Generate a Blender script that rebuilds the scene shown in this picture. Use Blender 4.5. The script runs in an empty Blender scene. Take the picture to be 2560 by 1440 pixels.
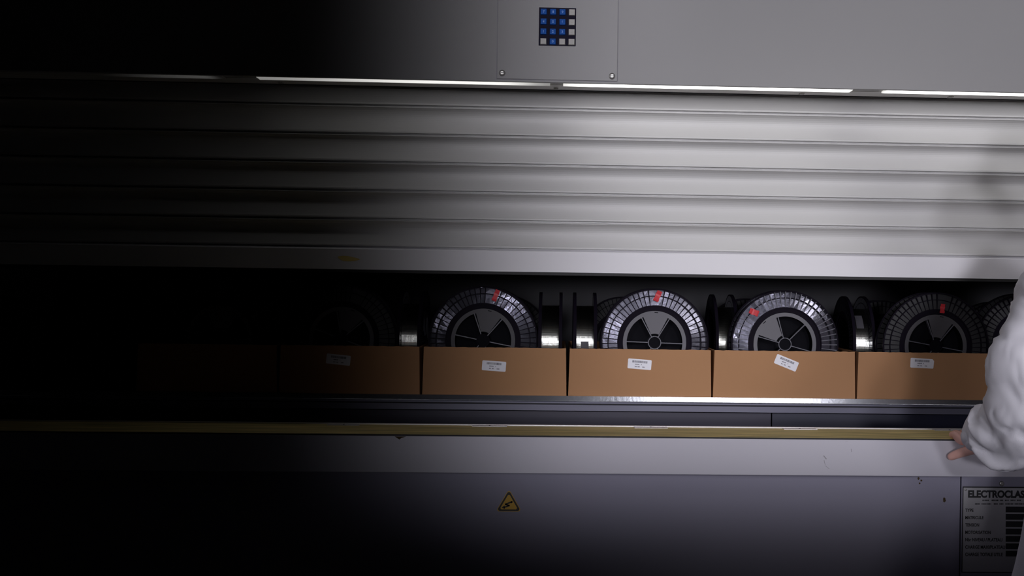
import bpy, bmesh, math, random
from mathutils import Vector, Matrix, noise
random.seed(7)
PI = math.pi
SC = bpy.context.scene
COL = SC.collection
# ---------------------------------------------------------------- camera
F = 3000.0                       # focal length in px of the 2560 px wide frame
CX = 1530.0                      # principal point: the frame is an off-centre crop
YAW = math.atan((1400-CX)/F)     # the camera is turned a little to the right of the machine's normal
ROLL = 0.0142
EYE = Vector((0, -3.08, 1.30))
f0 = Vector((-math.sin(YAW), math.cos(YAW), 0))
r0 = Vector((math.cos(YAW), math.sin(YAW), 0))
u0 = Vector((0, 0, 1))
R_ = r0*math.cos(ROLL) + u0*math.sin(ROLL)
U_ = u0*math.cos(ROLL) - r0*math.sin(ROLL)
cd = bpy.data.cameras.new('camera'); cam = bpy.data.objects.new('camera', cd); COL.objects.link(cam)
cd.sensor_fit = 'HORIZONTAL'; cd.sensor_width = 36; cd.lens = 36*F/2560; cd.clip_start = .05; cd.shift_x = -(CX-1280)/2560
cam.matrix_world = Matrix(((R_.x, U_.x, -f0.x, EYE.x), (R_.y, U_.y, -f0.y, EYE.y), (R_.z, U_.z, -f0.z, EYE.z), (0, 0, 0, 1)))
SC.camera = cam

def P(px, py, Y):
    """world point on the plane y=Y measured from the photo"""
    d = f0 + R_*((px-CX)/F) - U_*((py-720)/F)
    t = (Y-EYE.y)/d.y
    return EYE + d*t
def PX(px, Y, py=800): return P(px, py, Y).x
def PZ(py, Y, px=1510): return P(px, py, Y).z

# ---------------------------------------------------------------- world, light, exposure
w = bpy.data.worlds.new('world'); SC.world = w; w.use_nodes = True
w.node_tree.nodes['Background'].inputs[0].default_value = (.6, .6, 1, 1)
w.node_tree.nodes['Background'].inputs[1].default_value = 0.0
SC.view_settings.view_transform = 'Standard'; SC.view_settings.look = 'None'
SC.view_settings.exposure = 0; SC.view_settings.gamma = 1; SC.view_settings.use_curve_mapping = False

def area(name, x0, x1, z0, z1, y, power, spread, col=(1, 1, 1), tilt=0, pan=0):
    l = bpy.data.lights.new(name, 'AREA'); l.shape = 'RECTANGLE'; l.size = x1-x0; l.size_y = z1-z0
    l.energy = power; l.spread = math.radians(spread); l.color = col
    o = bpy.data.objects.new(name, l); COL.objects.link(o)
    o.location = ((x0+x1)/2, y, (z0+z1)/2); o.rotation_euler = (PI/2+math.radians(tilt), 0, math.radians(pan))
    return o
# unseen light beams added behind the camera, stepped to fade left and below
LY = -3.35
def beam(x0, x1, z0, z1, e, DX, DZ):
    # e: power per square metre; x0..z1 is the patch it lights on the machine front, DX and DZ its slope
    area('room_fill_beam', x0+LY*DX, x1+LY*DX, z0+LY*DZ, z1+LY*DZ, LY, e*(x1-x0)*(z1-z0), 8, (.95, .93, 1.0),
         tilt=math.degrees(math.atan(DZ)), pan=-math.degrees(math.atan(DX)))
for dx, dz, ed in ((-.12, -.21, .52), (.05, -.04, .62), (.42, -.10, .34)):  # last two directions added to lift the person's shadow
    for x0, x1, k in ((-.46, -.31, .09), (-.31, -.16, .29), (-.16, 0, .62), (0, .2, .90), (.2, 2.6, 1.0)):
        beam(x0, x1, .815+(.03 if k < .5 else 0), 2.75, ed*k, dx, dz)

# ceiling light of the room, seen only as the streak of light on the tray edge and the glossy reels
ceil = area('ceiling_light', .48, 1.12, 2.55, 2.95, -1.25, .17, 26, (1, .98, .98))
ceil.rotation_euler = Vector((-.33, 1.48, -1.72)).to_track_quat('-Z', 'Y').to_euler()

# added unseen light that puts highlights on the right hand sides of the reels
reel_fill = area('reel_highlight_fill', 1.65, 2.25, 1.50, 2.20, -2.5, .42, 26, (1, .97, .97))
reel_fill.rotation_euler = Vector((-.52, 1, -.25)).to_track_quat('-Z', 'Y').to_euler()

# ---------------------------------------------------------------- materials
def mat(name, col, rough=.5, metal=0, spec=.5, bump=0, bscale=200, vary=0, vscale=6, emit=None, estr=0, coat=0, stretch=None, trans=0):
    m = bpy.data.materials.new(name); m.use_nodes = True
    nt = m.node_tree; b = nt.nodes['Principled BSDF']
    b.inputs['Base Color'].default_value = (*col, 1); b.inputs['Roughness'].default_value = rough
    b.inputs['Metallic'].default_value = metal; b.inputs['Specular IOR Level'].default_value = spec
    b.inputs['Coat Weight'].default_value = coat
    if emit:
        b.inputs['Emission Color'].default_value = (*emit, 1); b.inputs['Emission Strength'].default_value = estr
    tc = nt.nodes.new('ShaderNodeTexCoord'); mp = nt.nodes.new('ShaderNodeMapping')
    nt.links.new(tc.outputs['Object'], mp.inputs[0])
    if stretch: mp.inputs['Scale'].default_value = stretch
    if vary:
        n = nt.nodes.new('ShaderNodeTexNoise'); n.inputs['Scale'].default_value = vscale; n.inputs['Detail'].default_value = 4
        nt.links.new(mp.outputs[0], n.inputs['Vector'])
        mr = nt.nodes.new('ShaderNodeMapRange'); mr.inputs[3].default_value = 1-vary; mr.inputs[4].default_value = 1+vary
        nt.links.new(n.outputs[0], mr.inputs[0])
        mx = nt.nodes.new('ShaderNodeVectorMath'); mx.operation = 'MULTIPLY'
        mx.inputs[0].default_value = col; nt.links.new(mr.outputs[0], mx.inputs[1])
        nt.links.new(mx.outputs[0], b.inputs['Base Color'])
    if bump:
        n = nt.nodes.new('ShaderNodeTexNoise'); n.inputs['Scale'].default_value = bscale; n.inputs['Detail'].default_value = 3
        nt.links.new(mp.outputs[0], n.inputs['Vector'])
        bp = nt.nodes.new('ShaderNodeBump'); bp.inputs['Strength'].default_value = bump; bp.inputs['Distance'].default_value = .002
        nt.links.new(n.outputs[0], bp.inputs['Height']); nt.links.new(bp.outputs[0], b.inputs['Normal'])
    return m

M = {}
M['paint_top'] = mat('grey_enamel', (.43, .425, .43), .55, spec=.25, bump=.05, bscale=500, vary=.02)
M['plate'] = mat('grey_enamel_plate', (.43, .425, .43), .5, spec=.25, bump=.05, bscale=500, vary=.02)
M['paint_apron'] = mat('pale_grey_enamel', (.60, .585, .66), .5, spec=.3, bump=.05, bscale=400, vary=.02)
M['paint_low_shaded'] = mat('shaded_grey_enamel', (.29, .28, .37), .5, spec=.3, bump=.05, bscale=400, vary=.03)  # grey enamel darkened, so the shade below the ledge sits in the colour
M['soffit'] = mat('soffit_enamel', (.45, .44, .43), .5, vary=.03)
M['slat'] = mat('anodised_slat', (.58, .575, .58), .5, metal=.1, spec=.5, vary=.03, vscale=3, stretch=(1, 1, 8))
M['bar'] = mat('aluminium_bottom_bar', (.80, .79, .84), .5, metal=0, spec=.3, vary=.02)
M['rimwhite'] = mat('white_enamel_rim', (.85, .84, .82), .5)
M['rubber'] = mat('black_rubber', (.012, .012, .014), .6)
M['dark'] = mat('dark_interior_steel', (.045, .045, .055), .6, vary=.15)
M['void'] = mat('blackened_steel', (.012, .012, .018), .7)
M['blue'] = mat('dark_blue_steel', (.008, .010, .034), .5, vary=.3, vscale=3)
M['violet'] = mat('dull_violet_steel', (.022, .019, .045), .5, vary=.15, vscale=3)
M['galv'] = mat('galvanised_edge', (.62, .64, .74), .22, metal=.9, bump=.07, bscale=120, vary=.12, vscale=30)
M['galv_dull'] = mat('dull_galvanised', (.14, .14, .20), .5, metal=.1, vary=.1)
M['card'] = mat('kraft_cardboard', (.43, .232, .122), .85, spec=.15, bump=.12, bscale=90, vary=.06, vscale=7)
M['card_edge'] = mat('kraft_cut_edge', (.52, .33, .20), .9, spec=.1, vary=.1, vscale=60)
M['sticker'] = mat('white_sticker', (.80, .80, .88), .45, vary=.02)
M['ink'] = mat('sticker_ink', (.05, .05, .09), .6)
M['black'] = mat('black_plastic', (.006, .006, .009), .6, spec=.04)
M['rib_dark'] = mat('dark_rib_plastic', (.008, .006, .012), .6, spec=.05)
M['rib_lite'] = mat('pale_rib_plastic', (.12, .12, .15), .35, spec=.3)
M['film'] = mat('silver_wrapped_wire', (.15, .15, .19), .25, metal=.85, bump=.12, bscale=160, vary=.2, vscale=25)
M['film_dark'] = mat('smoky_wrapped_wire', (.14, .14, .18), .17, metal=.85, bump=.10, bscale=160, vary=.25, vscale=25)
M['film_matt'] = mat('dull_grey_flange', (.032, .032, .036), .5, metal=.0, spec=.2, bump=.4, bscale=140, vary=.2, vscale=25)
M['wire'] = mat('wound_wire', (.55, .56, .52), .22, metal=1, bump=.12, bscale=60, vary=.2, vscale=8, stretch=(1, 14, 1))
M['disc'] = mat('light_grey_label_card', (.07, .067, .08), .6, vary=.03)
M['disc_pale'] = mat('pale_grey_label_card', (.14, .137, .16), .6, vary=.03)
M['red'] = mat('red_tape', (.62, .025, .04), .45, vary=.12, vscale=60)
M['yellow'] = mat('yellow_sign', (.62, .36, .03), .5, vary=.05)
M['signblack'] = mat('sign_black', (.01, .01, .01), .5)
M['key_blue'] = mat('blue_key', (.0, .10, .48), .5, spec=.15)
M['key_grey'] = mat('grey_key', (.50, .49, .47), .45)
M['key_ink'] = mat('pale_blue_ink', (.25, .5, .9), .5)
M['key_ink2'] = mat('olive_ink', (.42, .42, .32), .5)
M['pad'] = mat('keypad_black', (.014, .012, .028), .6, spec=.08)
M['screw'] = mat('steel_screw', (.40, .39, .38), .35, metal=.7)
M['nameplate'] = mat('brushed_nameplate', (.44, .435, .46), .45, metal=.3, vary=.05, vscale=40, stretch=(1, 1, 12))
M['npink'] = mat('nameplate_ink', (.008, .008, .012), .5)
M['rim'] = mat('pale_rim', (.62, .60, .62), .4, metal=.4)
M['coat'] = mat('white_coat_cloth', (.90, .885, .97), .8, spec=.15, bump=.25, bscale=350)
M['skin'] = mat('skin', (.95, .54, .47), .5, bump=.2, bscale=300, vary=.08, vscale=30)
M['hair'] = mat('dark_hair', (.03, .02, .015), .6, bump=.8, bscale=120)
M['eye'] = mat('eye_white', (.7, .7, .7), .2)
M['lip'] = mat('lips', (.5, .15, .13), .5)
M['trouser'] = mat('navy_trousers', (.03, .035, .06), .8, bump=.2)
M['shoe'] = mat('black_shoe', (.015, .015, .015), .4)
M['smear'] = mat('ochre_stain', (.85, .66, .22), .7)
M['chip'] = mat('brown_chip', (.06, .035, .01), .8)
M['scuff'] = mat('dark_scuff', (.33, .32, .36), .7)
M['floor'] = mat('grey_floor_paint', (.12, .12, .12), .5, vary=.1)

def wood():
    m = mat('ochre_worktop', (.42, .36, .13), .5)
    nt = m.node_tree; b = nt.nodes['Principled BSDF']
    tc = nt.nodes.new('ShaderNodeTexCoord'); mp = nt.nodes.new('ShaderNodeMapping'); mp.inputs['Scale'].default_value = (5, 60, 1)
    n = nt.nodes.new('ShaderNodeTexNoise'); n.inputs['Scale'].default_value = 1.0; n.inputs['Detail'].default_value = 5
    cr = nt.nodes.new('ShaderNodeValToRGB')
    cr.color_ramp.elements[0].position = .36; cr.color_ramp.elements[0].color = (.44, .37, .15, 1)
    cr.color_ramp.elements[1].position = .68; cr.color_ramp.elements[1].color = (.90, .72, .32, 1)
    nt.links.new(tc.outputs['Object'], mp.inputs[0]); nt.links.new(mp.outputs[0], n.inputs['Vector'])
    nt.links.new(n.outputs[0], cr.inputs[0]); nt.links.new(cr.outputs[0], b.inputs['Base Color'])
    return m
M['wood'] = wood()

def lamp_mat(name, strength, x0, x1, endl, endr, floor=.12):
    """fluorescent diffuser: output drops at blackened ends; long left ramps paint in the fade to dark"""
    m = bpy.data.materials.new(name); m.use_nodes = True; nt = m.node_tree; b = nt.nodes['Principled BSDF']
    b.inputs['Base Color'].default_value = (.7, .7, .68, 1); b.inputs['Roughness'].default_value = .5
    tc = nt.nodes.new('ShaderNodeTexCoord'); sp = nt.nodes.new('ShaderNodeSeparateXYZ'); nt.links.new(tc.outputs['Object'], sp.inputs[0])
    def ramp(a, c):
        r = nt.nodes.new('ShaderNodeMapRange'); r.interpolation_type = 'SMOOTHSTEP'
        r.inputs[1].default_value = a; r.inputs[2].default_value = c; r.inputs[3].default_value = floor; r.inputs[4].default_value = 1
        nt.links.new(sp.outputs[0], r.inputs[0]); return r
    a = ramp(x0+(.42 if floor == 0 else 0), x0+(.42 if floor == 0 else 0)+endl); c = ramp(x1, x1-endr)
    mu = nt.nodes.new('ShaderNodeMath'); mu.operation = 'MULTIPLY'
    nt.links.new(a.outputs[0], mu.inputs[0]); nt.links.new(c.outputs[0], mu.inputs[1])
    m2 = nt.nodes.new('ShaderNodeMath'); m2.operation = 'MULTIPLY'; m2.inputs[1].default_value = strength
    nt.links.new(mu.outputs[0], m2.inputs[0]); nt.links.new(m2.outputs[0], b.inputs['Emission Strength'])
    b.inputs['Emission Color'].default_value = (1, .985, .95, 1)
    return m

# ---------------------------------------------------------------- mesh helpers
def nb(): return bmesh.new()
def obj(name, bm, m, parent=None, smooth=False, mats=None, bevel=0):
    bmesh.ops.recalc_face_normals(bm, faces=bm.faces)
    me = bpy.data.meshes.new(name); bm.to_mesh(me); bm.free()
    for x in (mats or [m]): me.materials.append(x)
    if smooth:
        for p in me.polygons: p.use_smooth = True
    o = bpy.data.objects.new(name, me); COL.objects.link(o)
    if parent: o.parent = parent
    if bevel:
        b = o.modifiers.new('bevel', 'BEVEL'); b.width = bevel; b.segments = 2; b.limit_method = 'ANGLE'
    return o
def tag(o, label=None, cat=None, group=None, kind=None):
    if label: o['label'] = label
    if cat: o['category'] = cat
    if group: o['group'] = group
    if kind: o['kind'] = kind
    return o
def empty(name, loc=(0, 0, 0), rot=(0, 0, 0)):
    o = bpy.data.objects.new(name, None); COL.objects.link(o); o.location = loc; o.rotation_euler = rot
    o.empty_display_size = .1
    return o
def box(bm, x0, x1, y0, y1, z0, z1, mi=0):
    v = [bm.verts.new((x, y, z)) for x in (x0, x1) for y in (y0, y1) for z in (z0, z1)]
    for q in ((0, 1, 3, 2), (4, 6, 7, 5), (0, 4, 5, 1), (2, 3, 7, 6), (0, 2, 6, 4), (1, 5, 7, 3)):
        bm.faces.new([v[i] for i in q]).material_index = mi
    return v
def hexa(bm, c, mi=0):
    """8 corners: 4 of the front face then the 4 behind them"""
    v = [bm.verts.new(p) for p in c]
    for q in ((0, 1, 2, 3), (7, 6, 5, 4), (0, 4, 5, 1), (1, 5, 6, 2), (2, 6, 7, 3), (3, 7, 4, 0)):
        bm.faces.new([v[i] for i in q]).material_index = mi
def prism(bm, prof, x0, x1, nx=1, mi=0):
    """profile of (y, z) points extruded along x (open sheet closed at the ends by the caller's profile)"""
    n = len(prof)
    rows = [[bm.verts.new((x0+(x1-x0)*i/nx, y, z)) for y, z in prof] for i in range(nx+1)]
    for i in range(nx):
        for k in range(n):
            k2 = (k+1) % n
            bm.faces.new((rows[i][k], rows[i][k2], rows[i+1][k2], rows[i+1][k])).material_index = mi
    bm.faces.new(rows[0]); bm.faces.new(rows[-1][::-1])
def pol(r, a, y): return Vector((r*math.sin(a), y, r*math.cos(a)))
def annulus(bm, ra, rb, y0, y1, n=72, a0=0, a1=2*PI, mi=0):
    full = abs(a1-a0-2*PI) < 1e-6
    m_ = n if full else n+1
    ring = []
    for i in range(m_):
        a = a0+(a1-a0)*i/n
        ring.append([bm.verts.new(pol(r, a, y)) for r, y in ((ra, y0), (rb, y0), (rb, y1), (ra, y1))])
    for i in range(n):
        A = ring[i]; B = ring[(i+1) % m_]
        for k in range(4):
            bm.faces.new((A[k], A[(k+1) % 4], B[(k+1) % 4], B[k])).material_index = mi
    if not full:
        bm.faces.new(ring[0]); bm.faces.new(ring[-1][::-1])
def disc(bm, r, y0, y1, n=48, mi=0):
    A = [bm.verts.new(pol(r, 2*PI*i/n, y0)) for i in range(n)]
    B = [bm.verts.new(pol(r, 2*PI*i/n, y1)) for i in range(n)]
    bm.faces.new(A).material_index = mi; bm.faces.new(B[::-1]).material_index = mi
    for i in range(n): bm.faces.new((A[i], B[i], B[(i+1) % n], A[(i+1) % n])).material_index = mi
def radial(bm, r_in, r_out, a, half, y0, y1, half2=None):
    half2 = half if half2 is None else half2
    d = Vector((math.sin(a), 0, math.cos(a))); t = Vector((math.cos(a), 0, -math.sin(a)))
    c = []
    for y in (y0, y1):
        for r, s, h in ((r_in, -1, half), (r_in, 1, half), (r_out, 1, half2), (r_out, -1, half2)):
            c.append(d*r+t*s*h+Vector((0, y, 0)))
    hexa(bm, c)
def lathe_screw(bm, x, y, z, r, h, n=20):
    rows = []
    for rr, yy in ((r, 0), (r, -h*.45), (r*.85, -h*.8), (r*.5, -h)):
        rows.append([bm.verts.new((x+rr*math.cos(2*PI*i/n), y+yy, z+rr*math.sin(2*PI*i/n))) for i in range(n)])
    for a, b in zip(rows, rows[1:]):
        for i in range(n): bm.faces.new((a[i], a[(i+1) % n], b[(i+1) % n], b[i]))
    bm.faces.new(rows[-1]); bm.faces.new(rows[0][::-1])
def text(s, x, y, z, size, m, parent, name='lettering', wid=None, ext=.0003, align='LEFT', bold=0):
    cu = bpy.data.curves.new('tmp', 'FONT'); cu.body = s; cu.size = size; cu.align_x = align; cu.extrude = ext; cu.offset = bold
    t = bpy.data.objects.new('tmp', cu); COL.objects.link(t)
    bpy.context.view_layer.update()
    me = bpy.data.meshes.new_from_object(t.evaluated_get(bpy.context.evaluated_depsgraph_get()))
    bpy.data.objects.remove(t); bpy.data.curves.remove(cu)
    xs = [v.co.x for v in me.vertices]; sx = 1
    if wid: sx = wid/(max(xs)-min(xs))
    mn = min(xs) if align == 'LEFT' else 0
    for v in me.vertices:
        c = v.co.copy(); v.co = (x+(c.x-mn)*sx, y-c.z, z+c.y)
    me.materials.clear(); me.materials.append(m); me.name = name
    o = bpy.data.objects.new(name, me); COL.objects.link(o)
    if parent: o.parent = parent
    return o

# ================================================================ the setting
XL, XR = PX(-330, 0), PX(3000, 0)
bm = nb(); box(bm, -4, 4, -4.2, 1.4, -.05, 0)
tag(obj('floor', bm, M['floor']), kind='structure')

# ================================================================ machine housing
yf = 0.0
z_fb = PZ(209, 0)                 # lower edge of the upper front panel
z_top = 2.35
house = empty('storage_machine', (0, 0, 0))
tag(house, 'grey enamelled storage machine housing around the shutter opening, above and below it', 'storage machine')
bm = nb()
box(bm, XL, XR, 0, .012, z_fb, z_top)
obj('upper_panel', bm, M['paint_top'], house, bevel=.0015)
bm = nb()
box(bm, XL, XR, .012, .134, z_fb+.004, z_fb+.03)
obj('soffit', bm, M['soffit'], house)
bm = nb(); box(bm, XL, XR, .056, .130, z_fb+.003, z_fb+.0045); obj('soffit_rim', bm, M['rimwhite'], house)
bm = nb(); box(bm, XL, XR, .130, .134, z_fb+.001, z_fb+.004); obj('soffit_edge', bm, M['void'], house)
bm = nb(); box(bm, XL, XR, .20, .22, z_fb-.02, z_top); box(bm, XL, XR, .012, 1.15, z_top-.02, z_top)
obj('top_cover', bm, M['void'], house)
bm = nb(); box(bm, XL, XR, 1.13, 1.15, 0, z_top-.02)
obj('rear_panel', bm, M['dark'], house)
for x0, x1 in ((XL-.02, XL), (XR, XR+.02)):
    bm = nb(); box(bm, x0, x1, 0, 1.15, 0, z_top); obj('side_panel', bm, M['paint_top'], house)

z_ct = PZ(1090.5, -.20)           # worktop height
z_ab = PZ(1185, -.20)
YA = -.20
YL = -.165
xs_ = PX(2401, YL, 1300)
zs_low = 0.06
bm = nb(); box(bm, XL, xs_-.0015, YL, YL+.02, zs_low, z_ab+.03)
lowp = obj('lower_panel', bm, M['paint_low_shaded'], house, bevel=.001)
bm = nb(); box(bm, XL, XR, YL+.05, .0, zs_low, z_ab-.02)
obj('plinth', bm, M['void'], house)
# dents and marks on the lower panel
for px, py, s in ((2296, 1196, .004), (2303, 1201, .003), (2299, 1208, .0025), (2360, 1247, .0038), (2361, 1252, .004)):
    c = P(px, py, YL); bm = nb()
    n = 8; v = [bm.verts.new((c.x+s*random.uniform(.6, 1.1)*math.cos(2*PI*i/n), YL-.0004, c.z+s*random.uniform(.6, 1.2)*math.sin(2*PI*i/n))) for i in range(n)]
    bm.faces.new(v); obj('paint_chip', bm, M['chip'], house)

svc = empty('service_panel', (xs_+.0015, YL, zs_low))
tag(svc, 'grey enamelled access panel behind the data plate, right of the dark seam', 'panel')
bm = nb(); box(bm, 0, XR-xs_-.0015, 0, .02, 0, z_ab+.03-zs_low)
obj('sheet', bm, M['paint_low_shaded'], svc, bevel=.001)
c = P(2504, 1209, YL)
bm = nb(); lathe_screw(bm, c.x-svc.location.x, 0, c.z-zs_low, .0062, .004)
obj('screw', bm, M['screw'], svc, smooth=False)

# ---------------------------------------------------------------- counter ledge
led = empty('counter_ledge', (0, 0, 0))
tag(led, 'projecting ledge with pale grey front and ochre wood-look top below the opening', 'counter')
bm = nb(); box(bm, XL, XR, YA, YA+.015, z_ab, z_ct-.0035)
ap = obj('apron', bm, M['paint_apron'], led, bevel=.0015)
bm = nb(); box(bm, XL, XR, YA+.004, -.002, z_ct-.003, z_ct)
obj('worktop', bm, M['wood'], led)
bm = nb(); box(bm, XL, XR, YA+.0012, YA+.0038, z_ct-.0036, z_ct-.0002)
obj('edge_shadow_strip', bm, M['void'], led)  # black strip standing in for the shadow line at the worktop edge
bm = nb(); box(bm, XL, XR, YA+.015, YL+.001, z_ab+.001, z_ab+.008)
obj('apron_return', bm, M['paint_low_shaded'], led)
bm = nb(); box(bm, XL, XR, -.002, .008, z_ct-.06, z_ct+.0028)
obj('rear_rim', bm, M['rim'], led)
for a, b_ in ((1181, 1268), (1585, 1668), (1957, 2040), (2333, 2412), (820, 900)):
    x0, x1 = PX(a, -.01, 1070), PX(b_, -.01, 1070)
    bm = nb(); box(bm, x0, x1, -.028, -.002, z_ct, z_ct+.0012); box(bm, (x0+x1)/2-.002, (x0+x1)/2+.002, -.017, -.013, z_ct+.0012, z_ct+.0022, 1)
    obj('clip_plate', bm, None, led, mats=[M['rim'], M['void']])
# damage: chipped spot on the edge and faint scratches
bm = nb(); c = P(999, 1092, YA)
v = [bm.verts.new((c.x+dx, YA-.0006, c.z+dz)) for dx, dz in ((-.012, .001), (.016, .001), (.004, -.003), (0, -.0065), (-.006, -.003))]
bm.faces.new(v); obj('chipped_spot', bm, M['chip'], led)
for (a, b_, c_, d_, wd) in ((2059, 1139, 2066, 1148, .0011), (2060, 1150, 2063, 1162, .0005), (2063, 1164, 2073, 1172, .0005), (2128, 1122, 2129, 1130, .0006), (2113, 1105, 2120, 1104, .0006)):
    bm = nb(); p, q = P(a, b_, YA-.0005), P(c_, d_, YA-.0005); s = Vector((wd, 0, wd*.4))
    bm.faces.new([bm.verts.new(x) for x in (p-s, q-s, q+s, p+s)]); obj('scratch', bm, M['scuff'], led)

# ---------------------------------------------------------------- lamps in the soffit
zl = z_fb+.004
lamps = [(-182, 553, .05, .30, .05, 'dim fluorescent light strip at the far left end of the soffit'),  # weaker left lamps carry the scene's fade to dark in their emission
         (640, 1375, .95, .52, .14, 'half bright fluorescent light strip left of the middle bracket'),
         (1408, 2133, 3.4, .10, .01, 'bright fluorescent light strip right of the middle bracket'),
         (2214, 2960, 3.4, .01, .01, 'bright fluorescent light strip running out of the right edge')]
for a, b_, st, el, er, lab in lamps:
    x0, x1 = PX(a, .012, 212), PX(b_, .012, 212)
    t = empty('light_strip', (x0, .012, zl)); tag(t, lab, 'light')
    L = x1-x0
    bm = nb(); box(bm, 0, L, .001, .040, -.0045, -.0011)
    obj('diffuser', bm, lamp_mat('lamp_glow', st, 0, L, el, er, .0 if st < .1 else .22), t)
    bm = nb(); box(bm, -.002, L+.002, .0405, .0425, -.0018, -.0011)
    obj('frame', bm, M['soffit'], t)
    bm = nb(); box(bm, .02, L-.02, .005, .06, .026, .045)
    obj('ballast', bm, M['void'], t)
for px in (1390, 2005, 2378, 700):
    c = P(px, 228, .1)
    bm = nb(); box(bm, c.x-.006, c.x+.006, .095, .115, zl-.004, zl); lathe_screw(bm, 0, 0, 0, .003, .002)
    bmesh.ops.translate(bm, verts=bm.verts[-80:], vec=(c.x, .094, zl-.002))
    o = obj('soffit_clip', bm, M['soffit'], house)

# ---------------------------------------------------------------- roller shutter
YS = .152
sh = empty('roller_shutter', (0, YS, 0))
tag(sh, 'ribbed aluminium roller shutter, half raised above the cardboard boxes', 'shutter')
def slat(z1, z0):
    """z1 upper lip, z0 lower lip: hooked joint, hollow face"""
    h = z1-z0; pr = []
    pr += [(.006, z1+.0010), (-.003, z1-.0007), (-.003, z1-.0020), (.0005, z1-.004)]
    n = 12
    for i in range(n+1):
        u = i/n
        pr.append((.0005+.0095*math.sin(PI*u**.75)**.9, z1-.004-(h*.84-.004)*u))
    pr += [(-.0005, z1-h*.855), (-.001, z1-h*.90), (-.0006, z1-h*.918), (.0085, z1-h*.930), (.0085, z1-h*.954), (.0068, z1-h*.957), (.0085, z1-h*.961), (.0085, z1-h*.992)]
    back = [(.017, pr[-1][1]), (.017, pr[0][1])]
    return pr+back
lips = [PZ(y, YS) for y in (207.5, 278, 348.3, 418.6, 489.3, 560, 630)]
for k in range(6):
    bm = nb(); prism(bm, slat(lips[k], lips[k+1]), XL, XR)
    o = obj('slat', bm, M['slat'], sh)
    for p in o.data.polygons:
        c = p.center
        if 3 < p.index % 1000 and len(p.vertices) == 4: p.use_smooth = False
zb1, zb0 = lips[6], PZ(682.5, YS-.006)
bm = nb(); prism(bm, [(.008, zb1+.004), (-.0045, zb1-.001), (-.0065, zb1-.003), (-.0065, zb0), (.03, zb0), (.03, zb1+.004)], XL, XR)
obj('bottom_bar', bm, M['bar'], sh)
bm = nb(); box(bm, XL, XR, -.003, .014, zb0-.008, zb0); box(bm, XL, XR, -.0045, -.003, zb0-.0055, zb0-.0035)
obj('rubber_seal', bm, M['rubber'], sh)
bm = nb(); c = P(872, 647, YS-.0068); n = 26; v = []
for i in range(n):
    a = 2*PI*i/n; v.append(bm.verts.new((c.x+.028*math.cos(a)*(1+.12*math.sin(3*a)), -.0068, c.z+.0068*math.sin(a)*(1-.35*math.cos(a))-.002*math.cos(a))))
bm.faces.new(v); tag(obj('ochre_stain', bm, M['smear'], sh), 'yellowish smear')

# ---------------------------------------------------------------- carousel tray
YB = .25                                    # plane of the box fronts
z_fl = .9902
tr = empty('carousel_tray', (0, YB, z_fl)); ZT = z_fl
tag(tr, 'long metal tray with bright galvanised front edge carrying the cardboard boxes', 'tray')
zA = PZ(991, YB-.0145)-ZT; zB = PZ(1004, YB-.022)-ZT; zC = PZ(1009.5, YB-.022)-ZT
bm = nb()
prism(bm, [(-.002, zA), (-.0145, zA), (-.021, zB+.0012), (-.022, zB), (-.019, zB-.0015), (-.0125, zA-.004), (-.002, zA-.004)], XL, XR)
obj('front_lip', bm, M['galv'], tr)
bm = nb(); box(bm, XL, XR, -.0215, -.012, zC, zB-.0016)
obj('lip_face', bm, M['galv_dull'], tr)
zD = PZ(1013, YB-.016)-ZT; zE = PZ(1027.5, YB-.016)-ZT
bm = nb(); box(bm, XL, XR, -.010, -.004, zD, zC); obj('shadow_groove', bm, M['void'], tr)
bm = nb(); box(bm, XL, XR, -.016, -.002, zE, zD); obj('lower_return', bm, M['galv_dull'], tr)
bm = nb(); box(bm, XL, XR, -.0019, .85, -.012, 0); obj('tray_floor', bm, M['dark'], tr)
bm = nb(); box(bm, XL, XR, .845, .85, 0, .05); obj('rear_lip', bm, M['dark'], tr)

t2 = empty('lower_tray', (0, YB, .74)); tag(t2, 'dark tray front seen in the gap under the box tray', 'tray')
xs = PX(1929, YB+.01, 1045)
z1 = PZ(1027, YB+.01)-.74+.01
bm = nb(); box(bm, XL, xs-.002, .01, .03, 0, .215); obj('front_plate', bm, M['violet'], t2)
bm = nb(); box(bm, xs+.002, XR, .012, .03, 0, .215); tag(obj('front_plate', bm, M['blue'], t2), 'dark blue front plate')
bm = nb(); box(bm, XL, XR, .03, .85, 0, .01); obj('tray_floor', bm, M['dark'], t2)

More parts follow.
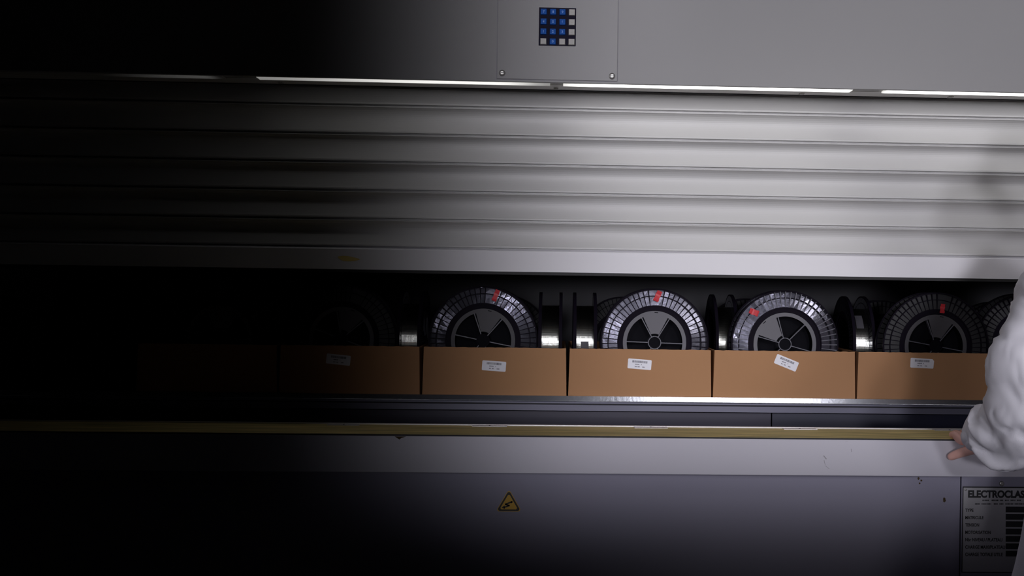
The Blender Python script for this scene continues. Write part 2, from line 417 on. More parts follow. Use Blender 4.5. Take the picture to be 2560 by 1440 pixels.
# ---------------------------------------------------------------- boxes
def make_box(pxl, pxr, label):
    x0, x1 = PX(pxl, YB, 930), PX(pxr, YB, 930); cx = (x0+x1)/2; hw = (x1-x0)/2
    H = PZ(872, YB)-z_fl; D = .47; T = .004; fl = .0022
    hb, ht = hw+fl*.5, hw-fl*.9
    t = empty('cardboard_box', (cx, YB, z_fl)); tag(t, label, 'box', 'open cardboard boxes on the tray')
    def wall(name, a, b, inn):      # a,b = (x at bottom, x at top, y)
        pass
    # front and back panels (trapezoids) with slightly ragged cut top edge
    for nm, ya, yb in (('front_wall', 0, T), ('back_wall', D-T, D)):
        bm = nb(); n = 48; A = []
        for i in range(n+1):
            s = i/n*2-1; rg = random.uniform(-.0008, .0004)
            A.append([bm.verts.new((s*hb, ya, 0)), bm.verts.new((s*ht, ya, H+rg)), bm.verts.new((s*ht, yb, H+rg)), bm.verts.new((s*hb, yb, 0))])
        for i in range(n):
            for k in range(4):
                f = bm.faces.new((A[i][k], A[i][(k+1) % 4], A[i+1][(k+1) % 4], A[i+1][k]))
                if k == 1: f.material_index = 1
        bm.faces.new(A[0]); bm.faces.new(A[-1][::-1])
        obj(nm, bm, None, t, mats=[M['card'], M['card_edge']])
    for s in (-1, 1):
        bm = nb()
        hexa(bm, [(s*hb, T, 0), (s*(hb-T), T, 0), (s*(ht-T), T, H-.001), (s*ht, T, H-.001),
                  (s*hb, D-T, 0), (s*(hb-T), D-T, 0), (s*(ht-T), D-T, H-.001), (s*ht, D-T, H-.001)])
        obj('side_wall', bm, M['card'], t)
    bm = nb(); box(bm, -hb+T, hb-T, T, D-T, 0, .003); obj('base', bm, M['card'], t)
    return t
def sticker(t, px, py, rot, torn=False):
    c = P(px, py, YB); W, Hh = .033, .0138
    bm = nb(); r = .003; pts = []
    for sx, sz, a0 in ((1, 1, 0), (-1, 1, PI/2), (-1, -1, PI), (1, -1, 3*PI/2)):
        if torn and (sx, sz) == (1, 1):
            pts += [(W+.001, Hh-.006), (W-.004, Hh-.001)]; continue
        for k in range(5):
            a = a0+k*PI/8; pts.append((sx*(W-r)+r*math.cos(a), sz*(Hh-r)+r*math.sin(a)))
    A = [bm.verts.new((x, -.0004, z)) for x, z in pts]; B = [bm.verts.new((x, 0, z)) for x, z in pts]
    bm.faces.new(A); bm.faces.new(B[::-1]); n = len(A)
    for i in range(n): bm.faces.new((A[i], A[(i+1) % n], B[(i+1) % n], B[i]))
    s = obj('barcode_sticker', bm, M['sticker'], t)
    s.location = (c.x-t.location.x, -.0001, c.z-t.location.z); s.rotation_euler = (0, math.radians(rot), 0)
    tag(s, 'white barcode sticker')
    bm = nb(); x = -.0205
    while x < .0205:
        wd = random.choice((.0005, .0008, .0013)); box(bm, x, x+wd, -.0006, -.0004, .0035, .0095); x += wd+random.choice((.0005, .0009))
    obj('barcode', bm, M['ink'], s)
    bm = nb()
    for z, segs in ((-.001, ((-.013, -.001), (.004, .0055))), (-.0075, ((-.013, -.008), (-.005, .0), (.008, .014)))):
        for a, b_ in segs:
            x = a
            while x < b_: wd = random.uniform(.0006, .0012); box(bm, x, x+wd, -.0006, -.0004, z-.0012, z+.0012+random.uniform(0, .0004)); x += wd+.0005
    obj('printed_line', bm, M['ink'], s)
bx = [make_box(342, 691, 'cardboard box at the dark far left end of the tray'),
      make_box(699, 1049, 'shadowed cardboard box, leftmost of those with a visible white sticker'),
      make_box(1057, 1416, 'dim cardboard box in front of the darkest red-taped reel'),
      make_box(1422, 1778, 'bright cardboard box directly right of two sideways reels gap, under the upright red-taped silver reel'),
      make_box(1784, 2138, 'cardboard box with the steeply tilted sticker'),
      make_box(2144, 2492, 'cardboard box next to the white sleeve, sticker with a torn corner'),
      make_box(2499, 2850, 'cardboard box mostly hidden behind the white sleeve')]
bx[3]['label'] = 'bright cardboard box between the dim box and the box with the tilted sticker'
sticker(bx[1], 846, 899, 5.5); sticker(bx[2], 1235, 915, 3.5); sticker(bx[3], 1599, 910.5, 4)
sticker(bx[4], 1966, 907, 21.5); sticker(bx[5], 2305, 908, 2.2, True)

# ---------------------------------------------------------------- reels
RR = .1537
def make_reel(R, wdt, rib, film, cardm, tape=True, loc=(0, 0, 0), rot=(0, 0, 0), detail=True):
    t = empty('wire_reel', loc, rot); h = wdt/2; ft = .009
    for s, nm in ((1, 'rear_flange'), (-1, 'front_flange')):
        ya, yb = (s*h, s*(h-ft)); y_out = s*h; y_in = s*(h-ft)
        bm = nb()
        annulus(bm, .972*R, R, y_out, y_in, 96)
        annulus(bm, .855*R, .868*R, y_out, y_in, 96)
        annulus(bm, .67*R, .69*R, y_out, y_in, 96)
        annulus(bm, .59*R, .672*R, s*(h-.0035), s*(h-.010), 96)
        if detail:
            nr = 60
            for k in range(nr):
                a = 2*PI*(k+.5)/nr
                if tape and k in (59, 0) : continue
                n0 = len(bm.faces); radial(bm, .685*R, .975*R, a, .0009, y_out+(.0004*s), y_in, .0012)
                bm.faces.ensure_lookup_table()
                for f in bm.faces[n0:]: f.material_index = 1
        obj(nm, bm, None, t, mats=[M['rib_dark'], rib])
        bm = nb(); nr = 60
        for k in range(nr):
            a0, a1 = 2*PI*(k-.5)/nr, 2*PI*(k+.5)/nr
            for ra, rb in ((.69, .855), (.868, .972)):
                v = [bm.verts.new(pol(r*R, a, s*(h-.0006-.0082*(r-.69)/.28+random.uniform(-.0003, .0003)))) for r, a in ((ra, a0), (rb, a0), (rb, a1), (ra, a1))]
                w_ = [bm.verts.new(pol(r*R, a, s*(h-ft))) for r, a in ((ra, a0), (rb, a0), (rb, a1), (ra, a1))]
                bm.faces.new(v); bm.faces.new(w_[::-1])
        obj('flange_panel', bm, film, t)
    bm = nb(); n = 96; prof = []
    k_ = int(wdt/.0022)
    for i in range(k_*2+1):
        prof.append((.735*R+(.00008 if i % 2 else 0), -h+ft+.0005+(wdt-2*ft-.001)*i/(k_*2)))
    rows = [[bm.verts.new(pol(r, 2*PI*j/n, y)) for r, y in prof] for j in range(n)]
    for j in range(n):
        for i in range(len(prof)-1): bm.faces.new((rows[j][i], rows[j][i+1], rows[(j+1) % n][i+1], rows[(j+1) % n][i]))
    annulus(bm, .60*R, .735*R, -h+ft+.0005, h-ft-.0005, 64)
    obj('wire_winding', bm, M['wire'], t, smooth=False)
    bm = nb(); annulus(bm, .52*R, .60*R, -h+.006, h-.006, 64); disc(bm, .52*R, h*.1, h*.2, 64)
    obj('core_drum', bm, M['black'], t, smooth=False)
    # front label card: ring and wedge
    bm = nb(); y0 = -h+.0015
    annulus(bm, .515*R, .585*R, y0, y0+.004, 96)
    annulus(bm, .165*R, .52*R, y0+.0005, y0+.003, 12, -math.radians(26), math.radians(26))
    ld = obj('label_card', bm, cardm, t)
    bm = nb(); radial(bm, .548*R, .562*R, math.radians(1), .005, y0-.0003, y0+.001); obj('slot', bm, M['black'], ld)
    for k in range(6):
        a = math.radians(30+60*k); bm = nb()
        radial(bm, .115*R, .518*R, a, .0012, y0-.001, y0+.012); obj('spoke', bm, M['rib_lite'], t)
        bm = nb(); radial(bm, .13*R, .515*R, a-.03*(1 if k in (0,) else -1), .0022, y0+.003, y0+.02)
        obj('spoke_web', bm, M['black'], t)
    bm = nb(); annulus(bm, .108*R, .122*R, y0-.002, h*.1, 40); obj('hub_rim', bm, M['rib_lite'] if cardm is M['disc_pale'] else M['rib_dark'], t)
    bm = nb(); disc(bm, .107*R, y0+.004, h*.1, 40); obj('hub', bm, M['black'], t)
    return t
def add_tape(t, R, wdt, r, da, L, W, tilt):
    """folded piece of red tape stuck on the front flange"""
    bm = nb(); y = -wdt/2
    c = pol(r*R, math.radians(da), 0); a = math.radians(tilt)
    d = Vector((math.sin(a), 0, math.cos(a))); s = Vector((math.cos(a), 0, -math.sin(a)))
    n = 7; rows = []
    for i in range(n):
        u = i/(n-1)*2-1; yy = y-.0012-.0012*math.sin(i*1.3)-.001*(u < -.6)
        wv = W/2*(1+.12*math.sin(i*2.1))
        rows.append([bm.verts.new(c+d*u*L/2+s*k*wv+Vector((0, yy+dy, 0))) for k, dy in ((-1, 0), (1, 0), (1, .0006), (-1, .0006))])
    for i in range(n-1):
        for k in range(4): bm.faces.new((rows[i][k], rows[i][(k+1) % 4], rows[i+1][(k+1) % 4], rows[i+1][k]))
    bm.faces.new(rows[0]); bm.faces.new(rows[-1][::-1])
    tag(obj('tape_tab', bm, M['red'], t), 'red tape tab')
WF = .086
GRP = 'wire reels standing in the boxes'
def front(px, Y, ang, rib, film, cardm, label, tape=None, R=RR, wdt=WF):
    t = make_reel(R, wdt, rib, film, cardm, True)
    t.location = (P(px, 857, Y).x, Y+wdt/2, z_fl+.003+R); t.rotation_euler = (0, math.radians(ang), 0)
    tag(t, label, 'reel', GRP)
    if tape: add_tape(t, R, wdt, *tape)
    return t
Y1 = .31
front(1207.5, Y1, 11, M['rib_dark'], M['film_dark'], M['disc'], 'black wire reel half lost in shadow with a red tape tab, above the dim box', (.86, 4, .033, .013, 10))  # darker film chosen here to put the left-hand shade into its colour
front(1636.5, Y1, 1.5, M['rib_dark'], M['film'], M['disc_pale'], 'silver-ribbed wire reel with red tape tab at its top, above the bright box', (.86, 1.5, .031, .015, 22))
front(1962.5, Y1, -45, M['rib_lite'], M['film_dark'], M['disc_pale'], 'shiny reel turned so its red tape tab sits at upper left', (.83, 0, .027, .016, -24))  # paler rib colour stands in for light caught on the rib edges
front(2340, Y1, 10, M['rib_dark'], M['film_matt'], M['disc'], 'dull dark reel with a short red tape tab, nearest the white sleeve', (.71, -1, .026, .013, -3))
front(853, Y1, 20, M['rib_dark'], M['film_matt'], M['disc'], 'reel in near darkness above the leftmost stickered box')
front(548, Y1, 5, M['rib_dark'], M['film'], M['disc'], 'reel at the dark far left end of the tray')
t = front(2500, .46, -8, M['rib_dark'], M['film_matt'], M['disc'], 'reel peeking out between the dull dark reel and the white sleeve')
t.location.x = P(2493, 857, .46).x+.0895
def copy_tree(o, parent=None):
    c = o.copy(); COL.objects.link(c); c.parent = parent
    for ch in list(o.children): copy_tree(ch, c)
    return c
# reels standing side-on: one is built, the others are copies
RS, WS = .146, .067
side = make_reel(RS, WS, M['black'], M['film_dark'], M['disc'], False)
bm = nb()
for i in range(6):
    a = math.radians(78+i*4.4); b_ = math.radians(78+(i+1)*4.4); q = .742*RS
    for yy in (0,):
        v = [bm.verts.new(p) for p in (pol(q, a, -.011), pol(q, a, .011), pol(q, b_, .011), pol(q, b_, -.011))]; bm.faces.new(v)
tag(obj('winding_tag', bm, M['disc'], side), 'small grey label')
sides = [(1376, .43, 'reel seen edge-on at the right end of the dim box', 80), (1460, .43, 'reel seen edge-on at the left end of the bright box', 200),
         (1801.5, .56, 'reel seen edge-on behind the left edge of the tilted-sticker box', 140), (2131, .56, 'edge-on reel in shadow left of the dull dark reel', 250),
         (1036, .43, 'edge-on reel in near darkness, in the leftmost stickered box', 30)]
for i, (px, Y, lab, ph) in enumerate(sides):
    t = side if i == 0 else copy_tree(side)
    t.location = (P(px, 857, Y-RS*.0).x, Y, z_fl+.003+RS); t.rotation_euler = (0, math.radians(ph-30), PI/2)
    tag(t, lab, 'reel', GRP)
# second row standing at the back of the tray
RB = .141
back = make_reel(RB, .08, M['black'], M['film_matt'], M['disc'], False)
for i, (px, lab) in enumerate(((1262, 'rear-row reel showing above the right shoulder of the shadowed red-taped reel'),
                               (1556, 'rear-row reel behind the left shoulder of the silver-ribbed reel'),
                               (1866, 'rear-row reel behind the upper left of the shiny reel'),
                               (2196, 'rear-row reel behind the left of the dull dark reel'),
                               (2486, 'rear-row reel behind the right of the dull dark reel'))):
    t = back if i == 0 else copy_tree(back)
    t.location = (P(px, 857, .80).x, .80, z_fl+RB); t.rotation_euler = (0, math.radians(17*i), 0)
    tag(t, lab, 'reel', 'reels in the rear row')

# ---------------------------------------------------------------- control panel with keypad
c0 = P(1242, 199, -.003); c1 = P(1543, 202, -.003)
cp = empty('control_panel', (c0.x, 0, PZ(200, -.003, 1400)))
tag(cp, 'square grey cover plate with keypad on the upper front of the machine', 'control panel')
CW = c1.x-c0.x; CH = .33
bm = nb(); box(bm, 0, CW, -.0035, 0, 0, CH)
obj('plate', bm, M['plate'], cp, bevel=.0012)
bm = nb(); box(bm, -.0015, CW+.0015, -.0006, 0, -.0015, CH+.0015)
obj('edge_gasket', bm, M['scuff'], cp)
for x, z in ((.0135, .0145), (CW-.0135, .0125), (.0135, CH-.014), (CW-.0135, CH-.014)):
    bm = nb(); lathe_screw(bm, x, -.0035, z, .0082, .005)
    s = obj('screw', bm, M['screw'], cp)
    bm = nb(); box(bm, x-.005, x+.005, -.0088, -.0084, z-.0008, z+.0008); obj('slot', bm, M['black'], s)
k0 = P(1346.5, 113.5, -.004); k1 = P(1440.5, 21, -.004)
KW, KH = k1.x-k0.x, k1.z-k0.z
kx, kz = k0.x-cp.location.x, k0.z-cp.location.z
bm = nb(); box(bm, kx, kx+KW, -.006, -.0035, kz, kz+KH)
kp = obj('keypad', bm, M['pad'], cp)
glyph = [['7', '8', '9', 'C'], ['4', '5', '6', '<'], ['1', '2', '3', '>'], ['', '0', '', '']]
pw, phh = KW/3.93, KH/3.87
for r in range(4):
    for cc in range(4):
        blue = (cc < 3 and r < 3) or (r == 3 and cc == 1)
        cx = kx+.012+cc*pw*.995; cz = kz+KH-.0115-r*phh*1.005
        hs = .0082
        bm = nb()
        hexa(bm, [(cx-hs*.86, -.011, cz-hs*.86), (cx+hs*.86, -.011, cz-hs*.86), (cx+hs*.86, -.011, cz+hs*.86), (cx-hs*.86, -.011, cz+hs*.86),
                  (cx-hs, -.006, cz-hs), (cx+hs, -.006, cz-hs), (cx+hs, -.006, cz+hs), (cx-hs, -.006, cz+hs)])
        g = glyph[r][cc]
        mats = [M['key_blue'] if blue else M['key_grey'], M['key_ink'] if blue else M['key_ink2']]
        if g and (blue or cc == 3):
            if not blue: g = '-'
            cu = bpy.data.curves.new('tmp', 'FONT'); cu.body = g; cu.size = .0085; cu.align_x = 'CENTER'; cu.extrude = .0002; cu.offset = .0002
            tt = bpy.data.objects.new('tmp', cu); COL.objects.link(tt); bpy.context.view_layer.update()
            me = bpy.data.meshes.new_from_object(tt.evaluated_get(bpy.context.evaluated_depsgraph_get()))
            bpy.data.objects.remove(tt); nf = len(bm.faces)
            for v in me.vertices: c = v.co.copy(); v.co = (cx+c.x, -.0113-c.z, cz-.003+c.y)
            bm.from_mesh(me); bm.faces.ensure_lookup_table()
            for f in bm.faces[nf:]: f.material_index = 1
        tag(obj('key', bm, None, kp, mats=mats), 'blue number key' if blue else 'pale grey key')

# ---------------------------------------------------------------- warning sign
c = P(1272, 1260, YL)
ws = empty('warning_sign', (c.x, YL, c.z))
tag(ws, 'yellow triangular electric shock warning sticker on the lower panel', 'sign')
def tri(bm, s, y0, y1, dz=0, mi=0):
    pts = []
    for k in range(3):
        a = 2*PI*k/3
        for da in (-.12, 0, .12): pts.append((s*(1.0 if da == 0 else .96)*math.sin(a+da), s*(1.0 if da == 0 else .96)*math.cos(a+da)+dz))
    A = [bm.verts.new((x, y0, z)) for x, z in pts]; B = [bm.verts.new((x, y1, z)) for x, z in pts]
    bm.faces.new(A); bm.faces.new(B[::-1]); n = len(A)
    for i in range(n): bm.faces.new((A[i], A[(i+1) % n], B[(i+1) % n], B[i]))
bm = nb(); tri(bm, .0315, -.0004, 0); obj('backing', bm, M['yellow'], ws)
bm = nb(); tri(bm, .0292, -.0008, -.0004); b1 = obj('black_triangle', bm, M['signblack'], ws)
bm = nb(); tri(bm, .0225, -.0012, -.0008); obj('yellow_field', bm, M['yellow'], ws)
bm = nb()
def seg(bm, a, b, w1, w2, y=-.0016):
    a = Vector((a[0], y, a[1])); b = Vector((b[0], y, b[1])); d = (b-a).normalized(); s = Vector((-d.z, 0, d.x))
    w1 *= 1.5; w2 *= 1.5
    q = [a-s*w1, b-s*w2, b+s*w2, a+s*w1]; hexa(bm, q+[p+Vector((0, .0004, 0)) for p in q])
sc_ = .0009
def q_(px, py): return ((px-1272)*sc_*1.08, (1260-py)*sc_*1.08)
seg(bm, q_(1281, 1253.5), q_(1263, 1261), .0010, .0014)
seg(bm, q_(1263, 1260), q_(1274, 1264), .0012, .0012)
seg(bm, q_(1274, 1263), q_(1260, 1268.5), .0014, .0010)
seg(bm, q_(1262, 1267.7), q_(1255, 1268.5), .0028, .0005)
seg(bm, q_(1277, 1256.5), q_(1281, 1253.5), .0014, .0014)
obj('lightning_symbol', bm, M['signblack'], ws)

# ---------------------------------------------------------------- data plate
a = P(2408.5, 1219, YL); b_ = P(2630, 1430, YL)
dp = empty('data_plate', (a.x, YL, a.z))
tag(dp, 'metal data plate with black lettering headed ELECTROCLASS', 'sign')
PW = b_.x-a.x; PH = a.z-b_.z
bm = nb(); box(bm, -.002, PW+.002, -.0008, 0, -PH-.002, .003); obj('dark_surround', bm, M['npink'], dp)
bm = nb(); box(bm, 0, PW, -.0016, -.0008, -PH, 0); plate = obj('plate', bm, M['nameplate'], dp)
def loc(px, py): q = P(px, py, YL); return q.x-a.x, q.z-a.z
s_ = (YL-EYE.y)/F
x, z = loc(2419.5, 1242.6)
text('ELECTROCLASS', x, -.0018, z, .0235, M['npink'], plate, 'heading', wid=loc(2571, 1242)[0]-x, bold=.0011)
for y_, t_, xa, xb in ((1251, 4.2, 2448, 2553), (1260, 4.2, 2437, 2562)):
    bm = nb(); px = xa
    while px < xb:
        wd = random.uniform(1.5, 3.2)
        if random.random() < .8:
            p0 = loc(px, y_+t_/2-1); p1 = loc(px+wd, y_-t_/2); box(bm, p0[0], p1[0], -.0019, -.0016, p0[1], p1[1])
        px += wd+.9
    obj('small_print', bm, M['npink'], plate)
rows = [('TYPE', 2433), ('MATRICULE', 2458), ('TENSION', 2447), ('MOTORISATION', 2476), ('Nbr NIVEAU / PLATEAU', 2505), ('CHARGE MAXI/PLATEAU', 2512), ('CHARGE TOTALE UTILE', 2506)]
for i, (s, xe) in enumerate(rows):
    y_ = 1279+i*18.4
    x, z = loc(2412.5, y_)
    text(s, x, -.0018, z, .0112, M['npink'], plate, 'field_name', wid=loc(xe, y_)[0]-x, bold=.00025)
    p0 = loc(2513.5, y_+1.5); p1 = loc(2600, y_-12.5)
    bm = nb(); box(bm, p0[0], p1[0], -.0019, -.0016, p0[1], p1[1]); obj('value_field', bm, M['npink'], plate)
bm = nb(); x, z = loc(2413.5, 1224); lathe_screw(bm, x, -.0016, z, .0028, .0016); obj('rivet', bm, M['screw'], dp)

# ================================================================ person at the right edge
from math import sin, cos
def V(*a): return Vector(a)
per = empty('person', (1.25, -.52, 0))
tag(per, 'person in a white lab coat, one hand resting on the counter edge', 'person')
def loc_(v): return v-per.location
# --- body: one skinned graph
verts = []; edges = []; rad = []
BX = V(.045, 0, 0)
def nd(p, r, prev=None):
    verts.append(loc_(Vector(p)+(BX if isinstance(p, tuple) else V(0, 0, 0)))); rad.append(r if isinstance(r, tuple) else (r, r))
    if prev is not None: edges.append((prev, len(verts)-1))
    return len(verts)-1
HAND = 1.10
pel = nd((1.27, -.52, .95), .13)
for sy in (-1, 1):
    hip = nd((1.265, -.52+sy*.09, .88), .10, pel); kn = nd((1.22, -.52+sy*.11, .50), .065, hip)
    an = nd((1.27, -.52+sy*.11, .10), .042, kn); hl = nd((1.25, -.52+sy*.11, .055), .028, an); toe = nd((1.10, -.52+sy*.13, .035), .018, hl)
wa = nd((1.26, -.52, 1.10), .125, pel); ch = nd((1.24, -.52, 1.30), .14, wa); ut = nd((1.22, -.52, 1.42), .11, ch)
nk = nd((1.20, -.52, 1.50), .055, ut); nk2 = nd((1.185, -.52, 1.56), .052, nk)
# left arm hangs at the side nearer the camera, behind the frame edge
ls = nd((1.24, -.70, 1.42), .06, ut); le = nd((1.30, -.76, 1.14), .045, ls); lw = nd((1.22, -.76, .90), .03, le); lh = nd((1.20, -.76, .84), .035, lw)
for k in range(4):
    b0 = nd((1.185+.0*k, -.79+.02*k, .80), .009, lh); b1_ = nd((1.18, -.79+.02*k, .765), .008, b0); nd((1.165, -.788+.02*k, .74), .007, b1_)
lt = nd((1.17, -.745, .82), .011, lh); nd((1.15, -.74, .785), .009, lt)
# right arm reaches to the counter edge
rs = nd((1.20, -.35, 1.40), .06, ut)
elb = P(2592, 965, -.46); wr = P(2472, 1103, -.285); hd = P(2442, 1110, -.262)
re = nd(elb, .048, rs); fm = nd((elb+wr)/2, .038, re); rw = nd(wr, .027, fm)
_nd = nd
def nd(p, r, prev=None): return _nd(p, tuple(q*HAND for q in r) if isinstance(r, tuple) else r*HAND, prev)
ph_ = nd(hd, (.020, .026), rw)
zt = z_ct+.0085
def pz(px, y, z):     # point seen in column px at depth y and height z
    q = P(px, 1090, y); return Vector((q.x, y, z))
pl = nd(P(2424, 1109, -.245), (.017, .024), ph_)
fi = nd(P(2412, 1107, -.232), .0098, pl); fi2 = nd(P(2398, 1099, -.212), .0095, fi); fi3 = nd(pz(2386, -.192, zt+.003), .0088, fi2); nd(pz(2374, -.178, zt), .0078, fi3)
fm1 = nd(P(2414, 1098, -.222), .0098, pl); fm2 = nd(P(2402, 1090, -.196), .0092, fm1); fm3 = nd(pz(2392, -.168, zt+.002), .0085, fm2); nd(pz(2384, -.148, zt), .0075, fm3)
fr1 = nd(P(2424, 1094, -.212), .0092, pl); fr2 = nd(pz(2416, -.178, zt+.010), .0088, fr1); fr3 = nd(pz(2409, -.150, zt+.002), .008, fr2); nd(pz(2403, -.130, zt-.001), .007, fr3)
fl1 = nd(P(2438, 1092, -.208), .0085, pl); fl2 = nd(pz(2434, -.172, zt+.008), .008, fl1); fl3 = nd(pz(2430, -.150, zt+.001), .0072, fl2); nd(pz(2427, -.135, zt-.001), .0065, fl3)
th0 = nd(P(2432, 1126, -.250), .0145, ph_); th1 = nd(P(2408, 1130, -.232), .0112, th0); th2 = nd(P(2386, 1138, -.2165), .0100, th1); nd(P(2368, 1146, -.2105), .0085, th2)
me = bpy.data.meshes.new('body'); me.from_pydata(verts, edges, [])
body = bpy.data.objects.new('body_rig', me); COL.objects.link(body)
sk = body.modifiers.new('skin', 'SKIN'); sk.use_smooth_shade = True; sk.branch_smoothing = .6
for i, r in enumerate(rad):
    me.skin_vertices[0].data[i].radius = r
    me.skin_vertices[0].data[i].use_root = (i == 0)
sb = body.modifiers.new('sub', 'SUBSURF'); sb.levels = 2; sb.render_levels = 2
bpy.context.view_layer.update()
bme = bpy.data.meshes.new_from_object(body.evaluated_get(bpy.context.evaluated_depsgraph_get()))
bpy.data.objects.remove(body)
bm = nb(); bm.from_mesh(bme)
# head: an ellipsoid pushed into shape (brow, nose, chin, ears), facing -x, tilted towards the opening
hc = V(1.165, -.52, 1.655)+BX
hv = []
NU, NV = 40, 28
def headpt(th, ph):
    d = V(-sin(ph)*cos(th), sin(ph)*sin(th), cos(ph))       # th=0 faces -x
    r = V(.097, .076, .118)
    p = V(d.x*r.x, d.y*r.y, d.z*r.z)
    front = max(0, -d.x)
    if p.z < -.02: p.y *= 1-.35*min(1, (-p.z-.02)/.1); p.x *= 1-.10*min(1, (-p.z-.02)/.1) if d.x < 0 else 1-.30*min(1, (-p.z-.02)/.1)
    def g(y, z, sy, sz): return math.exp(-((p.y-y)/sy)**2-((p.z-z)/sz)**2)*(front > .2)
    p.x -= .026*g(0, -.028, .011, .018)+.013*g(0, -.005, .008, .02)+.004*g(0, .018, .04, .012)+.009*g(0, -.068, .018, .007)+.008*g(0, -.10, .022, .016)
    p.x += .009*(g(.03, .002, .016, .011)+g(-.03, .002, .016, .011))+.004*g(0, -.052, .03, .006)
    for s in (-1, 1):
        e = math.exp(-((p.x-.005)/.014)**2-((p.z+.01)/.026)**2)*(d.y*s > .6)
        p.y += s*.018*e
    return p
rot = Matrix.Rotation(math.radians(-10), 4, 'Y')
rowsH = []
for i in range(NV+1):
    ph = PI*i/NV
    if i in (0, NV): rowsH.append([bm.verts.new(loc_(hc+rot @ headpt(0, ph)))]); continue
    rowsH.append([bm.verts.new(loc_(hc+rot @ headpt(2*PI*j/NU, ph))) for j in range(NU)])
for i in range(NV):
    A, B = rowsH[i], rowsH[i+1]
    for j in range(NU):
        a_, b2 = A[j % len(A)], A[(j+1) % len(A)]; c_, d_ = B[(j+1) % len(B)], B[j % len(B)]
        f = list(dict.fromkeys([a_, b2, c_, d_]))
        if len(f) > 2: bm.faces.new(f)
bo = obj('body', bm, M['skin'], per, smooth=True)
for s in (-1, 1):
    bm = nb(); bmesh.ops.create_icosphere(bm, subdivisions=2, radius=.012, matrix=Matrix.Translation(loc_(hc+rot @ V(-.081, s*.03, .003))))
    e = obj('eye', bm, M['eye'], per, smooth=True)
    bm = nb(); bmesh.ops.create_icosphere(bm, subdivisions=2, radius=.006, matrix=Matrix.Translation(loc_(hc+rot @ V(-.0885, s*.03, .003))))
    obj('iris', bm, M['hair'], e, smooth=True)
# hair cap
bm = nb(); rowsH = []
for i in range(0, 19):
    ph = PI*.66*i/18
    row = []
    for j in range(NU):
        th = 2*PI*j/NU
        back_ = .5-.5*cos(th)
        pp = min(ph, PI*(.27+.39*min(1, back_*1.35)))
        p = headpt(th, max(pp, .001)); k = 1.075+.012*sin(9*th+3*ph)
        row.append(bm.verts.new(loc_(hc+rot @ V(p.x*k+.003, p.y*k, p.z*k))))
    rowsH.append(row)
for A, B in zip(rowsH, rowsH[1:]):
    for j in range(NU): bm.faces.new((A[j], A[(j+1) % NU], B[(j+1) % NU], B[j]))
bmesh.ops.remove_doubles(bm, verts=bm.verts, dist=.0002)
obj('hair', bm, M['hair'], per, smooth=True)
bm = nb(); bmesh.ops.create_icosphere(bm, subdivisions=2, radius=1, matrix=Matrix.Translation(loc_(hc+rot @ V(-.094, 0, -.064))) @ Matrix.Diagonal((.006, .022, .006, 1)))
obj('mouth', bm, M['lip'], per, smooth=True)

def tube(rings, n=64, close=True, wr_=None):
    """rings: (centre, radius_a, radius_b, up vector) lofted with a Catmull-Rom spine"""
    bm = nb(); C_ = [Vector(r[0]) for r in rings]; rows_ = []
    m_ = 10; tot = (len(rings)-1)*m_
    def cr(a, b, c, d, t): return .5*((2*b)+(c-a)*t+(2*a-5*b+4*c-d)*t*t+(3*b-a-3*c+d)*t**3)
    pts = []; ra = []
    for i in range(len(rings)-1):
        i0, i3 = max(0, i-1), min(len(rings)-1, i+2)
        for k in range(m_+(i == len(rings)-2)):
            t = k/m_
            pts.append(Vector([cr(C_[i0][q], C_[i][q], C_[i+1][q], C_[i3][q], t) for q in range(3)]))
            ra.append([cr(rings[i0][q], rings[i][q], rings[i+1][q], rings[i3][q], t) for q in (1, 2)])
    up = None
    for i, p in enumerate(pts):
        d = (pts[min(i+1, len(pts)-1)]-pts[max(i-1, 0)]).normalized()
        if up is None: up = V(0, 1, 0)
        s = d.cross(up).normalized(); up = s.cross(d).normalized()
        row = []
        for j in range(n):
            a = 2*PI*j/n; q = p+s*ra[i][0]*cos(a)+up*ra[i][1]*sin(a)
            nv = (s*cos(a)+up*sin(a))
            k = wr_(i/(len(pts)-1), a, q) if wr_ else 0
            row.append(bm.verts.new(loc_(q+nv*k)))
        rows_.append(row)
    for A, B in zip(rows_, rows_[1:]):
        for j in range(n): bm.faces.new((A[j], A[(j+1) % n], B[(j+1) % n], B[j]))
    return bm
def folds(u, a, q):
    v = noise.noise(q*9)*.012+noise.noise(V(q.x*16+q.z*10, q.y*6, q.z*7+5))*.005
    v += .003*(1-abs(noise.noise(V(q.x*22+q.z*20, q.y*8, q.z*9))) * 2)
    q2 = V(q.x*8+q.z*6, q.y*4, q.z*4-q.x*7)
    v -= .010*max(0, 1-abs(noise.noise(q2))*9)+.004*max(0, 1-abs(noise.noise(q2*2.3+V(3, 1, 7)))*8)
    w_ = math.exp(-((u-.60)/.07)**2)*.010*sin(a*5+u*40)
    return (v+w_-.004)*min(1, (1-u)*9+.25)
sl = [(P(2712, 600, -.40), .06, .08), (P(2690, 660, -.41), .088, .10), (P(2660, 740, -.43), .103, .10), (P(2630, 830, -.45), .107, .10), (P(2592, 925, -.47), .108, .10),
      (P(2578, 1000, -.47), .100, .10), (P(2553, 1052, -.43), .098, .095), (P(2520, 1080, -.37), .090, .088), (P(2486, 1088, -.325), .080, .078),
      (P(2460, 1090, -.300), .068, .066), (P(2444, 1095, -.288), .052, .050), (P(2442, 1100, -.282), .036, .036), (P(2456, 1102, -.285), .030, .030)]
bm = tube(sl, 96, True, folds)
obj('right_sleeve', bm, M['coat'], per, smooth=True)
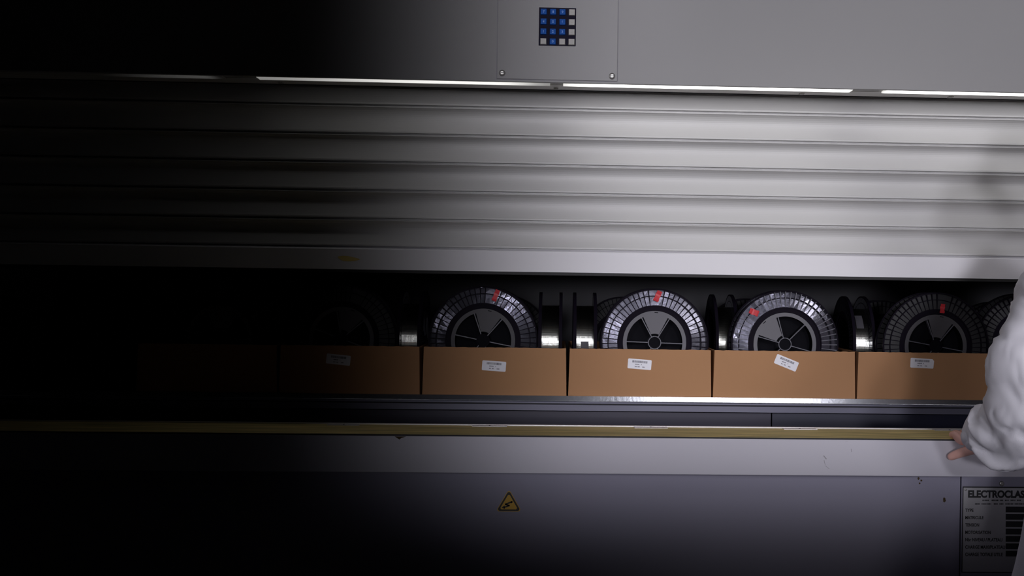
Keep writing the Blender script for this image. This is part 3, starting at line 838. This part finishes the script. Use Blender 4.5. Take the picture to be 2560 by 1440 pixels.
sl2 = [((1.23, -.66, 1.45), .07, .06), ((1.25, -.74, 1.38), .078, .08), ((1.28, -.78, 1.25), .075, .075), ((1.31, -.79, 1.13), .072, .07), ((1.27, -.79, 1.02), .07, .065), ((1.225, -.78, .91), .062, .055)]
sl2 = [(Vector(a_)+BX, b2, c_) for a_, b2, c_ in sl2]
bm = tube(sl2, 48, True, folds); obj('left_sleeve', bm, M['coat'], per, smooth=True)
# coat body: elliptical rings, x half-depth, y half-width
rows_ = []; bm = nb(); n = 72
prof = [(1.525, 1.205, .055, .062), (1.50, 1.21, .075, .10), (1.46, 1.22, .105, .165), (1.40, 1.23, .13, .195), (1.30, 1.24, .15, .205), (1.15, 1.235, .165, .20), (1.0, 1.225, .185, .205),
        (.85, 1.215, .215, .225), (.72, 1.205, .232, .245), (.60, 1.20, .245, .26), (.48, 1.20, .255, .27)]
for k in range(len(prof)-1):
    for m_ in range(6):
        t = m_/6; z, cx, rx, ry = [prof[k][q]*(1-t)+prof[k+1][q]*t for q in range(4)]
        row = []
        for j in range(n):
            a = 2*PI*j/n; wv = .010*sin(a*7+z*3)*max(0, min(1, (1.1-z)/.5))+.010*noise.noise(V(cos(a)*2, sin(a)*2, z*5))
            row.append(bm.verts.new(loc_(V(cx+BX.x+(rx+wv)*cos(a), -.52+(ry+wv)*sin(a), z))))
        rows_.append(row)
for A, B in zip(rows_, rows_[1:]):
    for j in range(n): bm.faces.new((A[j], A[(j+1) % n], B[(j+1) % n], B[j]))
obj('lab_coat', bm, M['coat'], per, smooth=True)
for s in (-1, 1):
    y = -.52+s*.11
    bm = tube([(Vector(a_)+BX, b2, c_) for a_, b2, c_ in [((1.262, -.52+s*.095, .80), .105, .10), ((1.235, y, .62), .09, .088), ((1.22, y, .48), .08, .08), ((1.245, y, .25), .072, .072), ((1.262, y, .085), .072, .07)]], 40, True, lambda u, a, q: noise.noise(q*12)*.008)
    obj('trouser_leg', bm, M['trouser'], per, smooth=True)
    bm = nb(); rws = []
    for i in range(15):
        u = i/14; x = 1.32+BX.x-.30*u; hw = .045*math.sin(PI*(.12+.80*u))**.5; ht = .085*(1-u)**1.3+.045*math.sin(PI*min(1, .3+.62*u))+.004
        yy = y+s*.02*u
        rws.append([bm.verts.new(loc_(V(x, yy+hw*q[0], max(0, ht*q[1])))) for q in ((-1, 0), (-1.05, .35), (-.75, .8), (0, 1), (.75, .8), (1.05, .35), (1, 0))])
    for A, B in zip(rws, rws[1:]):
        for j in range(7): bm.faces.new((A[j], A[(j+1) % 7], B[(j+1) % 7], B[j]))
    bm.faces.new(rws[0]); bm.faces.new(rws[-1][::-1])
    obj('shoe', bm, M['shoe'], per, smooth=True)
